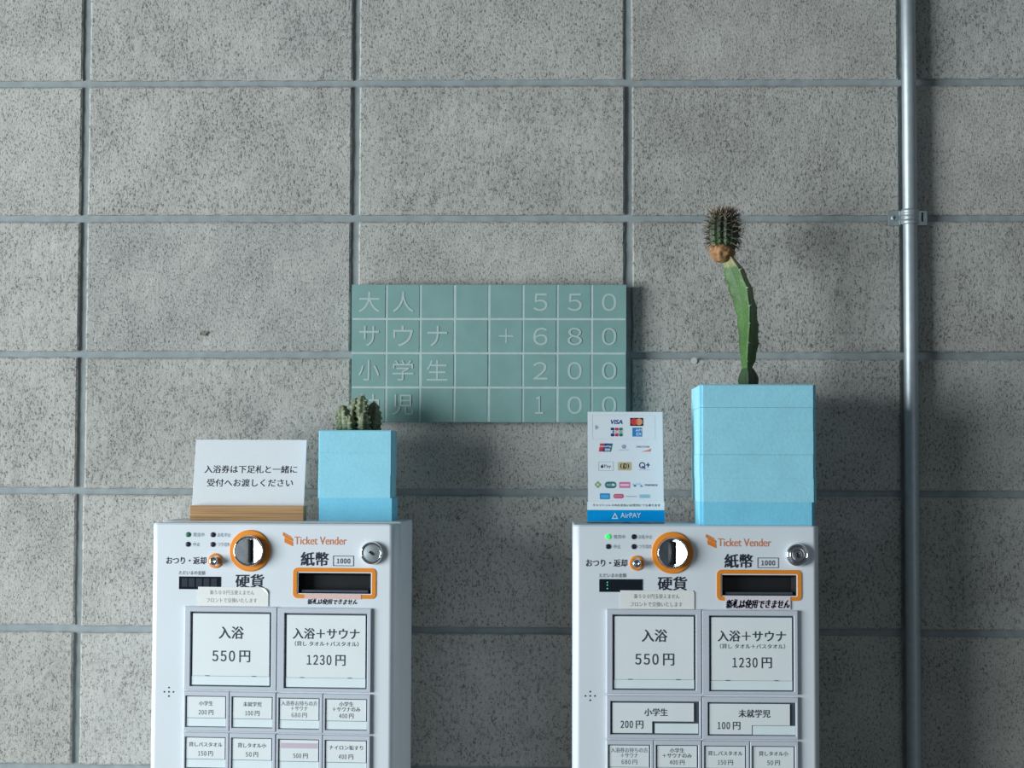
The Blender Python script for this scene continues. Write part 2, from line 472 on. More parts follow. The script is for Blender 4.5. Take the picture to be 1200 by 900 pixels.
# ------------------------------------------------------------------ tiled price board on the wall
def build_price_board():
    x0, x1, z0, z1 = 0.3995, 0.7960, 1.5020, 1.7004
    P = (x1 - x0) / 8; Q = (z1 - z0) / 4
    t = thing('price_board', 'sea-green tiled price board with pale engraved prices, fixed on the block wall', 'sign', (x0, 0, z0))
    bm = bmesh.new(); box(bm, 0, x1 - x0, -0.0210, -0.0016, 0, z1 - z0, bev=0.0004)
    link('grout_bed', bm, M['grout'], t)
    bm = bmesh.new(); r = random.Random(5)
    for i in range(8):
        for j in range(4):
            a = i * P + (0.0 if i == 0 else 0.0015); b = (i + 1) * P - (0.0 if i == 7 else 0.0015)
            c = j * Q + (0.0 if j == 0 else 0.0015); d = (j + 1) * Q - (0.0 if j == 3 else 0.0015)
            e = r.uniform(-0.0002, 0.0003); o = r.uniform(-0.0003, 0.0003)
            box(bm, a + o - (0.0004 if i == 0 else 0), b + o + (0.0004 if i == 7 else 0), -0.0216 + e, -0.004, c - (0.0004 if j == 0 else 0), d + (0.0004 if j == 3 else 0), bev=0.0004)
    link('tile_panel', bm, M['tile'], t)
    f = lambda x, y, l: (x * P, -0.0220 - 0.0001 * l, (4 - y) * Q)
    c = srgb(178, 196, 194); P4 = [Print(f) for _ in range(4)]
    W = [('大', 0, 0), ('人', 1, 0), ('サ', 0, 1), ('ウ', 1, 1), ('ナ', 2, 1), ('小', 0, 2), ('学', 1, 2), ('生', 2, 2), ('幼', 0, 3), ('児', 1, 3)]
    for ch, i, j in W:
        w = 0.31 if ch not in 'サウナ' else 0.29
        P4[j].text(ch, i + .5 - w, i + .5 + w, j + .5 - .30, j + .5 + .30, c, bold=0.0)
    for i, ch in ((5, '５'), (6, '５'), (7, '０')): P4[0].text(ch, i + .30, i + .72, .25, .76, c)
    for i, ch in ((5, '６'), (6, '８'), (7, '０')): P4[1].text(ch, i + .30, i + .72, 1.25, 1.76, c)
    P4[1].rect(4.30, 4.72, 1.475, 1.515, c); P4[1].rect(4.49, 4.53, 1.285, 1.475, c); P4[1].rect(4.49, 4.53, 1.515, 1.70, c)
    for i, ch in ((5, '２'), (6, '０'), (7, '０')): P4[2].text(ch, i + .30, i + .72, 2.25, 2.76, c)
    P4[3].text('１', 5.36, 5.60, 3.25, 3.76, c)
    for i in (6, 7): P4[3].text('０', i + .30, i + .72, 3.25, 3.76, c)
    for p in P4: p.build('lettering', t)


build_price_board()

# ------------------------------------------------------------------ ticket machines
U = 0.3255 / 286.0
TOP = 1.3605


def mx(px): return (px - 814.0) * U
def mz(py): return TOP - (py - 616.0) * U


INK = srgb(38, 44, 60); GREY = srgb(120, 130, 142); DARK = srgb(60, 68, 82); ORA = srgb(226, 128, 66); NAVY = srgb(24, 26, 84)


def door_mesh(XL, XR):
    """front door: flat front with the bill opening cut into it, softly rounded flanks"""
    bm = bmesh.new()
    ax, ay = 0.0095, 0.0165
    zb, zt = 0.045, TOP
    bl = (mx(846), mx(932.5), mz(697.5), mz(673.5))
    xs = [XL + ax, bl[0], bl[1], XR - ax]; zs = [zb, bl[2], bl[3], zt - 0.002]
    V = {(i, j): bm.verts.new((xs[i], 0, zs[j])) for i in range(4) for j in range(4)}
    for i in range(3):
        for j in range(3):
            if (i, j) == (1, 1): continue
            bm.faces.new((V[i, j], V[i + 1, j], V[i + 1, j + 1], V[i, j + 1]))
    for s in (-1, 1):
        col = []
        for k in range(11):
            a = math.pi / 2 * k / 10
            x = (XR if s > 0 else XL) + s * (-ax + ax * math.sin(a)); y = ay - ay * math.cos(a)
            col.append((x, y))
        col.append((XR if s > 0 else XL, 0.044))
        prev = None
        for k, (x, y) in enumerate(col):
            if k == 0:
                cur = [V[0 if s < 0 else 3, j] for j in range(4)]
            else:
                cur = [bm.verts.new((x, y, z)) for z in zs]
            if prev:
                for j in range(3):
                    f = (prev[j], cur[j], cur[j + 1], prev[j + 1])
                    fc = bm.faces.new(f if s > 0 else f[::-1]); fc.smooth = True
            prev = cur
    # top and bottom caps
    def outline(z, shrink):
        P = []
        for sg, X in ((1, XR), (-1, XL)):
            L = [(X + sg * (-ax + ax * math.sin(math.pi / 20 * k) - shrink), ay - ay * math.cos(math.pi / 20 * k) + shrink * (k < 6), z) for k in range(11)] + [(X - sg * shrink, 0.044, z)]
            P += L if sg > 0 else L[::-1]
        return P
    lo = [bm.verts.new(p) for p in outline(zt - 0.002, 0)]; hi = [bm.verts.new(p) for p in outline(zt, 0.002)]
    n = len(lo)
    for i in range(n):
        j = (i + 1) % n
        bm.faces.new((lo[i], lo[j], hi[j], hi[i]))
    bm.faces.new(hi)
    bot = [bm.verts.new(p) for p in outline(zb, 0)]; bm.faces.new(bot[::-1])
    bmesh.ops.remove_doubles(bm, verts=bm.verts[:], dist=0.00005)
    bmesh.ops.recalc_face_normals(bm, faces=bm.faces[:])
    return bm, bl


def button(root, outer, inner, card_poly, strip_poly, texts, label=None, pink=None, notches=()):
    o = bmesh.new()
    R = lambda r: (mx(r[0]), mx(r[1]), mz(r[3]), mz(r[2]))
    ring_plate(o, R(outer), R(inner), 0.0002, -0.0042, 0.0007)
    b = link('ticket_button', o, M['bezel'], root)
    if label: b['label'] = label
    r = R(inner); w = bmesh.new(); box(w, r[0] - .0003, r[1] + .0003, -0.0010, -0.0002, r[2] - .0003, r[3] + .0003)
    link('button_well', w, M['well'], b)
    def slab(poly, name, mat, y):
        q = bmesh.new(); fr = [q.verts.new((mx(x), y, mz(yy))) for x, yy in poly]; bk = [q.verts.new((mx(x), -0.0010, mz(yy))) for x, yy in poly]
        q.faces.new(fr); q.faces.new(bk[::-1])
        for i in range(len(fr)):
            j = (i + 1) % len(fr); q.faces.new((fr[i], bk[i], bk[j], fr[j]))
        bmesh.ops.recalc_face_normals(q, faces=q.faces[:])
        link(name, q, mat, b)
    slab(card_poly, 'price_card', M['card'], -0.0026)
    slab(strip_poly, 'card_strip', M['strip'], -0.0023)
    p = Print(lambda x, y, l: (mx(x), -0.0028 - 0.0001 * l, mz(y)))
    if pink: p.rect(*pink, srgb(206, 190, 204))
    for a in texts:
        t, x0, x1, y0, y1 = a[:5]; col = a[5] if len(a) > 5 else DARK
        if t[:-1].isdigit() and t[-1] == '円': p.price(t[:-1], x0, x1, y0, y1, col, 1, 0.012 if y1 - y0 > 7 else 0.0)
        else: p.text(t, x0, x1, y0, y1, col, 1, bold=a[6] if len(a) > 6 else 0.0)
    for n_ in notches: p.rect(*n_, DARK, 1)
    p.build('lettering', b)


def rect_pts(x0, x1, y0, y1): return [(x0, y1), (x1, y1), (x1, y0), (x0, y0)]


def build_machine(loc, rz, label, right, raise_top, XL, XR):
    t = thing('ticket_machine', label, 'ticket machine', loc, rz, 'ticket machines against the block wall')
    dm, bl = door_mesh(XL, XR)
    d = link('front_door', dm, M['white'], t)
    body = bmesh.new(); D1 = 0.155
    box(body, XL + 0.0010, XR - 0.0010, 0.0505, D1, 0.0, TOP + raise_top, bev=0.0016)
    link('cabinet', body, M['body'], t)
    g = bmesh.new(); box(g, XL + 0.005, XR - 0.005, 0.0425, 0.056, 0.05, TOP - 0.004)
    link('door_seal', g, M['black'], t)

    # bill slot: orange surround and the black pocket lining
    o = bmesh.new()
    def rr(x0, x1, z0, z1, r):
        pts = []
        for cx, cz, a0 in ((x1 - r, z1 - r, 0), (x0 + r, z1 - r, 90), (x0 + r, z0 + r, 180), (x1 - r, z0 + r, 270)):
            for k in range(7):
                a = math.radians(a0 + 15 * k); pts.append((cx + r * math.cos(a), cz + r * math.sin(a)))
        return pts
    A = rr(mx(839.8), mx(938.5), mz(703.3), mz(667.5), 5.5 * U); B = rr(mx(844.4), mx(933.9), mz(698.7), mz(672.2), 1.6 * U)
    rows = [[o.verts.new((x, y, z)) for x, z in pts] for pts, y in ((A, 0.0001), (A, -0.0010), (B, -0.0010), (B, 0.0001))]
    for a, b in zip(rows[:-1], rows[1:]):
        for i in range(len(a)):
            j = (i + 1) % len(a); o.faces.new((a[i], a[j], b[j], b[i]))
    bmesh.ops.recalc_face_normals(o, faces=o.faces[:])
    bs = link('bill_slot', o, M['orange'], t); bs['label'] = 'orange-framed banknote slot'
    o = bmesh.new(); dp = 0.0180; e = 0.0002; ins = 0.0045
    fr = [o.verts.new(c) for c in ((bl[0] - e, 0, bl[2] - e), (bl[1] + e, 0, bl[2] - e), (bl[1] + e, 0, bl[3] + e), (bl[0] - e, 0, bl[3] + e))]
    bk = [o.verts.new(c) for c in ((bl[0] + ins, dp, bl[2] + ins), (bl[1] - ins, dp, bl[2] + ins), (bl[1] - ins, dp, bl[3] - ins), (bl[0] + ins, dp, bl[3] - ins))]
    for k in range(4): o.faces.new((fr[k], bk[k], bk[(k + 1) % 4], fr[(k + 1) % 4]))
    o.faces.new(bk)
    link('slot_lining', o, M['black'], bs)
    o = bmesh.new(); box(o, bl[0] + .004, bl[1] - .004, 0.0035, 0.0178, mz(696.6), mz(693.6), bev=0.0008)
    link('slot_lip', o, M['well'], bs)

    # coin slot
    cx, cz = mx(788), mz(648)
    o = bmesh.new(); lathe_y(o, cx, cz, [(24.4 * U, 0.0001), (24.4 * U, -0.0014), (23.6 * U, -0.0022), (19.0 * U, -0.0022), (18.2 * U, -0.0010), (18.2 * U, 0.0001)], 56)
    cs = link('coin_slot', o, M['orange'], t, smooth=False); cs['label'] = 'coin slot in a round orange surround'
    for f in cs.data.polygons: f.use_smooth = False
    o = bmesh.new(); r = 17.6 * U; ri = r * 0.90; k_ = 0.56; yr = -0.0009 - k_ * ri - 0.0005
    lathe_y(o, cx, cz, [(r, 0.0), (r, yr + 0.0008), (r * .975, yr), (r * .93, yr), (ri, yr + 0.0006)], 64)
    link('chrome_rim', o, M['chrome'], cs, smooth=True)
    o = bmesh.new(); N_ = 32                                  # two polished flanks sloping into the slot
    for sg in (-1, 1):
        prev = None
        for i in range(N_ + 1):
            u = math.sin(math.pi / 2 * i / N_); x = u * ri; h = math.sqrt(max(0.0, ri * ri - x * x))
            y = -0.0009 - k_ * x
            cur = (o.verts.new((cx + sg * x, y, cz - h)), o.verts.new((cx + sg * x, y, cz + h)))
            if prev: o.faces.new((prev[0], cur[0], cur[1], prev[1]) if sg > 0 else (cur[0], prev[0], prev[1], cur[1]))
            prev = cur
        # wall between the flank and the rim
        for i in range(N_):
            a0 = -math.pi / 2 + math.pi * i / N_; a1 = -math.pi / 2 + math.pi * (i + 1) / N_
            q = [(cx + sg * ri * math.cos(a), cz + ri * math.sin(a), -0.0009 - k_ * ri * math.cos(a)) for a in (a0, a1)]
            o.faces.new([o.verts.new(c) for c in ((q[0][0], q[0][2], q[0][1]), (q[1][0], q[1][2], q[1][1]), (q[1][0], yr + 0.0006, q[1][1]), (q[0][0], yr + 0.0006, q[0][1]))])
    bmesh.ops.remove_doubles(o, verts=o.verts[:], dist=1e-6)
    link('coin_chute', o, M['polished'], cs)
    o = bmesh.new(); box(o, cx - 1.4 * U, cx + 1.5 * U, -0.0062, 0.0, cz - 13.5 * U, cz + 13.0 * U, bev=0.0003)
    link('slot_opening', o, M['black'], cs)

    # return knob
    cx, cz = mx(746.3), mz(660.2)
    o = bmesh.new(); lathe_y(o, cx, cz, [(8.7 * U, 0.0001), (8.7 * U, -0.0012), (8.0 * U, -0.002), (6.2 * U, -0.002), (5.8 * U, -0.0005), (5.8 * U, 0.0001)], 36)
    rk = link('return_button', o, M['orange'], t); rk['label'] = 'change return knob with orange ring'
    o = bmesh.new(); r = 5.0 * U
    lathe_y(o, cx, cz, [(r * .9, 0.0), (r * .9, -0.009), (r, -0.010), (r, -0.0115), (r * .85, -0.0128), (r * .45, -0.0132), (r * .35, -0.0122), (0, -0.0122)], 32)
    link('knob', o, M['chrome'], rk, smooth=True)

    # key lock
    cx, cz = mx(933.6), mz(649.6); r = 13.4 * U
    o = bmesh.new()
    lathe_y(o, cx, cz, [(r, 0.0001), (r, -0.004), (r * .93, -0.0068), (r * .84, -0.0074), (r * .78, -0.0066), (r * .74, -0.0050)], 48)
    kl = link('key_lock', o, M['chrome'], t, smooth=True)
    o = bmesh.new(); lathe_y(o, cx, cz, [(r * .76, -0.0040), (r * .70, -0.0062), (r * .40, -0.0064), (r * .36, -0.0056), (r * .30, -0.0066), (0, -0.0066)] if right else [(r * .76, -0.0040), (r * .74, -0.0054), (r * .70, -0.0056), (0, -0.0056)], 40)
    link('lock_face', o, M['zinc'] if not right else M['chrome'], kl, smooth=True)
    o = bmesh.new()
    box(o, -2.9 * U, 2.9 * U, -0.0072, -0.0050, -1.1 * U, 1.1 * U)
    if right: lathe_y(o, 0, 0, [(2.1 * U, -0.005), (2.1 * U, -0.0073), (0, -0.0073)], 20)
    bmesh.ops.transform(o, matrix=Matrix.Translation((cx, 0, cz)) @ Matrix.Rotation(math.radians(80 if right else 38), 4, 'Y'), verts=o.verts[:])
    link('keyhole', o, M['black'], kl)

    # lamps
    for i, (x, y) in enumerate(((713, 629.5), (743, 629.5), (713, 641), (743, 641))):
        o = bmesh.new(); lathe_y(o, mx(x), mz(y), [(3.0 * U, 0.0001), (3.0 * U, -0.0008), (2.2 * U, -0.0012), (0, -0.0014)], 20)
        m = M['led_off'] if i else (M['led_on'] if right else M['led_dim'])
        lamp = link('indicator_lamp', o, m, t, smooth=True)
        if not i: lamp['label'] = 'lit green lamp' if right else 'dull green lamp'
    # amount display
    o = bmesh.new(); box(o, mx(702.5), mx(753), -0.0008, 0.0002, mz(694), mz(679), bev=0.0003)
    ds = link('amount_display', o, M['screen'], t)
    if right:
        p = Print(lambda x, y, l: (mx(x), -0.0010, mz(y)))
        for yy in (682.8, 686.0, 690): p.rect(711.3, 712.6, yy - .7, yy + .7, srgb(70, 210, 170))
        p.build('lit_segments', ds, make_emit('lit_segments', srgb(60, 190, 150), 0.8))
    else:
        p = Print(lambda x, y, l: (mx(x), -0.0010, mz(y)))
        for xx in (709.5, 718, 727, 736, 745): p.rect(xx - 3.4, xx + 3.4, 681, 691, srgb(40, 49, 60))
        p.build('digit_window', ds)

    # speaker holes
    o = bmesh.new()
    for dx, dy in ((0, 0), (-5.5, 0), (5.5, 0), (0, -5), (0, 5)):
        lathe_y(o, mx(692 + dx), mz(815 + dy), [(1.0 * U, 0.0001), (1.0 * U, -0.0003), (0, -0.0003)], 12)
    link('speaker_grille', o, M['black'], t)

    # printed panel lettering
    p = Print(lambda x, y, l: (mx(x), -0.0004 - 0.0001 * l, mz(y)))
    p.text('発売中', 719, 732.5, 627.2, 632.0, GREY); p.text('お札中止', 748.5, 764.5, 627.2, 632.0, GREY)
    p.text('中止', 719, 727.5, 638.6, 643.4, GREY); p.text('つり切れ', 748.5, 764, 638.6, 643.4, GREY)
    p.text('おつり・返却', 687, 735, 655.8, 664.6, INK, bold=0.012)
    p.text('ただいまの金額', 702.5, 734, 672.2, 677, DARK)
    p.text('硬貨', 771, 804.5, 675.8, 691.5, INK, bold=0.020)
    p.text('紙幣', 849, 881.5, 649.2, 665.2, INK, bold=0.020)
    p.frame(887.3, 912, 653.2, 665.2, 0.7, INK); p.text('１０００', 891.8, 907.5, 656.4, 662.2, INK, bold=0.02, space=0.6)
    p.build('lettering', t)
    p = Print(lambda x, y, l: (mx(x), -0.0004 - 0.0001 * l, mz(y)))
    p.text('Ticket Vender', 841, 903, 631.0, 640.3, ORA)
    oc = srgb(232, 132, 36)
    p.poly([(829, 633), (839, 637.6), (839, 642.4), (829, 637.8)][::-1], oc)
    p.poly([(829, 629.0), (839, 633.6), (839, 637.0), (829, 632.4)][::-1], oc)
    p.poly([(827, 626), (829, 626.9), (837, 631.2), (837, 632.2), (829, 628.4), (828.2, 630.5), (827, 630)][::-1], oc)
    p.build('logo', t)['label'] = 'orange logo and wordmark'

    # stuck-on notices
    dx = 0 if right else 0.5
    o = bmesh.new()
    x0, x1, y0, y1 = (727, 813.5, 692, 713.6) if right else (726, 810.5, 691, 713.2)
    rad = 3.0 if right else 9.0
    arc = [(x1 - rad + rad * math.cos(math.radians(15 * k)), y0 + rad - rad * math.sin(math.radians(15 * k))) for k in range(7)]
    def prism(P3):
        fr = [o.verts.new(q) for q in P3]; bk = [o.verts.new((q[0], q[1] + 0.0003, q[2])) for q in P3]
        o.faces.new(fr); o.faces.new(bk[::-1])
        for i in range(len(fr)):
            j = (i + 1) % len(fr); o.faces.new((fr[i], bk[i], bk[j], fr[j]))
    prism([(mx(x), -0.0011, mz(y)) for x, y in [(x0, y0), (x0, y1), (x1, y1), arc[0], arc[-1]]])
    for a_, b_ in zip(arc[:-1], arc[1:]):                     # the free corner, curling away on one machine
        lf = lambda q: -0.0011 - (0 if right else 0.00028 * max(0.0, (q[0] - (x1 - rad)) + ((y0 + rad) - q[1]) - rad))
        prism([(mx(q[0]), lf(q), mz(q[1])) for q in ((x1 - rad / 2, y0 + rad / 2), a_, b_)])
    bmesh.ops.recalc_face_normals(o, faces=o.faces[:])
    ns = link('sticker', o, M['notice'], t); ns['label'] = 'off-white sticker about coins'
    p = Print(lambda x, y, l: (mx(x), -0.0013 - 0.0001 * l, mz(y)))
    gc = srgb(132, 132, 134) if right else srgb(150, 154, 158)
    xx = 0 if right else -2.5; yy = 0 if right else -1.5
    p.text('新５００円玉使えません', 743 + xx, 796 + xx, 696.0 + yy, 701.4 + yy, gc); p.text('フロントで交換いたします', 739 + xx, 799.5 + xx, 705.2 + yy, 710.8 + yy, gc)
    p.build('lettering', ns)
    o = bmesh.new()
    if right: box(o, mx(849.5), mx(925.5), -0.0014, -0.0011, mz(713.2), mz(698.6))
    else: box(o, mx(854), mx(921), -0.0014, -0.0011, mz(703.6), mz(698.4))
    tp = link('sticker', o, M['tape'] if right else M['tape_pink'], t)
    tp['label'] = 'pinkish tape under the banknote slot'
    p = Print(lambda x, y, l: (mx(x), -0.0017 if right else -0.0004, mz(y)))
    if right: p.text('新札は使用できません', 851, 924.5, 702.0, 712.0, NAVY, bold=0.03, slant=0.18, jit=0.35)
    else: p.text('新札は使用できません', 857.5, 916.5, 703.9, 710.2, srgb(30, 32, 52), bold=0.02, slant=0.18, jit=0.3)
    p.build('handwriting', tp)

    # buttons
    BB = 0.014
    button(t, (711, 821.6, 714, 811.6), (718.2, 815.0, 720.0, 807.4), rect_pts(720.6, 812.6, 722.2, 795.2), rect_pts(720.0, 813.0, 795.6, 805.8),
           [('入浴', 752, 781.5, 737.2, 751.5, DARK, BB), ('550円', 744.5, 789.5, 765.2, 778.8, DARK, 0.0)], notches=[(736, 741.5, 794.7, 795.6), (792, 797, 794.7, 795.6)])
    button(t, (822.4, 933.6, 714.4, 812.0), (830.8, 929.0, 720.6, 808.2), rect_pts(833.2, 926.8, 722.8, 795.8), rect_pts(832.8, 927.0, 796.2, 806.8),
           [('入浴＋サウナ', 840.5, 919.5, 738.0, 750.6, DARK, BB), ('（貸し タオル＋バスタオル）', 843, 918.5, 753.2, 759.0, DARK), ('1230円', 857.5, 903, 769.0, 781.4, DARK)],
           notches=[(849.5, 854.5, 795.3, 796.2), (906, 911, 795.3, 796.2)])

    def small(cell, y0, words, col=DARK, pink=False, price=None, two=False):
        x0, x1 = cell
        xi0, xi1, yi0, yi1 = x0 + 2.4, x1 - 3.6, y0 + 5.4, y0 + 41.8
        cx = (xi0 + xi1) / 2 - 0.3
        tx = []
        if two:
            w = words[0][1]; tx.append((words[0][0], cx - w / 2, cx + w / 2, yi0 + 3.4, yi0 + 9.0, col))
            w = words[1][1]; tx.append((words[1][0], cx - w / 2, cx + w / 2, yi0 + 9.6, yi0 + 14.8, col))
            tx.append((price[0], cx - price[1] / 2, cx + price[1] / 2, yi0 + 17.2, yi0 + 22.8, col))
        else:
            if words:
                w = words[0][1]; tx.append((words[0][0], cx - w / 2, cx + w / 2, yi0 + 6.0, yi0 + 11.4, col))
            tx.append((price[0], cx - price[1] / 2 + (2 if not words else 0), cx + price[1] / 2 + (2 if not words else 0), yi0 + 16.4, yi0 + 22.2, col))
        button(t, (x0, x1, y0, y0 + 46.2), (xi0, xi1, yi0, yi1), rect_pts(xi0 + 1.2, xi1 - 1.6, yi0 + 1.0, yi0 + 25.6), rect_pts(xi0 + 0.8, xi1 - 0.8, yi0 + 26.2, yi1 - 0.9),
               tx, pink=(xi0 + 2.5, xi1 - 2.5, yi0 + 4.5, yi0 + 10.5) if pink else None)

    cells = [(711, 765.6), (766.4, 821.2), (822.4, 877.0), (877.8, 933.4)]
    pale = srgb(112, 118, 128)
    if not right:
        small(cells[0], 813.4, [('小学生', 17)], price=('200円', 17.5))
        small(cells[1], 813.6, [('未就学児', 22)], price=('100円', 17))
        small(cells[2], 814.2, [('入浴券お持ちの方', 43), ('＋サウナ', 20)], price=('680円', 18), two=True, col=pale)
        small(cells[3], 814.4, [('小学生', 17), ('＋サウナのみ', 33)], price=('400円', 17), two=True)
        small(cells[0], 861.4, [('貸しバスタオル', 40)], price=('150円', 17.5))
        small(cells[1], 861.6, [('貸しタオル小', 34)], price=('50円', 14.5))
        small(cells[2], 862.2, [], price=('500円', 17), pink=True)
        small(cells[3], 862.4, [('ナイロン垢すり', 40)], price=('400円', 17))
    else:
        button(t, (711, 821.6, 814.2, 863.4), (715.8, 819.0, 820.4, 858.8),
               [(718, 857.2), (764.2, 857.2), (764.2, 843.6), (812.6, 843.6), (812.6, 822.4), (718, 822.4)], rect_pts(767.4, 817.8, 846.0, 857.4),
               [('小学生', 755, 782, 828.6, 837.4, DARK, BB), ('200円', 727.5, 753.5, 843.0, 852.0, DARK)])
        button(t, (822.4, 933.6, 814.8, 863.8), (829.0, 930.8, 821.0, 859.4),
               [(830.8, 858.0), (880.0, 858.0), (880.0, 847.4), (924.0, 847.4), (924.0, 822.8), (830.8, 822.8)], rect_pts(881.0, 930.2, 848.0, 858.4),
               [('未就学児', 864.5, 901, 829.2, 838.4, DARK, BB), ('100円', 840, 866.2, 843.6, 852.6, DARK)])
        small(cells[0], 865.4, [('入浴券お持ちの方', 43), ('＋サウナ', 20)], price=('680円', 18), two=True, col=pale)
        small(cells[1], 865.4, [('小学生', 17), ('＋サウナのみ', 34)], price=('400円', 17), two=True)
        small(cells[2], 865.8, [('貸しバスタオル', 40)], price=('150円', 17.5))
        small(cells[3], 865.8, [('貸しタオル小', 34)], price=('50円', 14.5))
    return t


RZL = math.radians(-3.5)
ML = build_machine((0.3138, -0.190, 0), RZL, 'white ticket machine under the small cactus and wood-based sign, with eight small buttons', False, 0.0016, -146.1 * U, 148.2 * U)
MR = build_machine((0.8800, -0.195, 0), 0.0, 'white ticket machine under the tall cactus, with lit green lamp and two wide buttons', True, 0.0, -142.6 * U, 146.4 * U)
ZL = TOP + 0.0016; ZR = TOP


# ------------------------------------------------------------------ small sign in a wooden base
def build_sign():
    t = thing('counter_sign', 'white notice card in a wooden base on the ticket machine beside the small cactus', 'sign', (0.2676, -0.105, ZL), math.radians(-0.5))
    w = 0.0792
    bm = bmesh.new(); box(bm, -w, w, -0.020, 0.008, 0.0, 0.0205, bev=0.0007)
    link('base', bm, M['wood'], t)
    tilt = math.radians(13)
    cm = bmesh.new(); box(cm, -w + 0.0006, w - 0.0014, -0.0012, 0.0012, 0.0, 0.0960, bev=0.0003)
    T = Matrix.Translation((0, -0.008, 0.0185)) @ Matrix.Rotation(-tilt, 4, 'X')
    bmesh.ops.transform(cm, matrix=T, verts=cm.verts[:])
    c = link('notice_card', cm, simple('white_acrylic_card', (0.80, 0.84, 0.88), 0.35, noise=0.01), t)
    def f(x, y, l):                                            # millimetres on the card, y down from its top edge
        return tuple(T @ Vector((x / 1000.0, -0.0014, 0.0960 - y / 1000.0)))
    p = Print(f)
    k = srgb(46, 48, 56)
    p.text('入浴券は下足札と一緒に', -64.0, 66.0, 37.0, 48.0, k, bold=0.01); p.text('受付へお渡しください', -59.5, 61.0, 56.3, 67.3, k, bold=0.01)
    p.build('lettering', c)


build_sign()


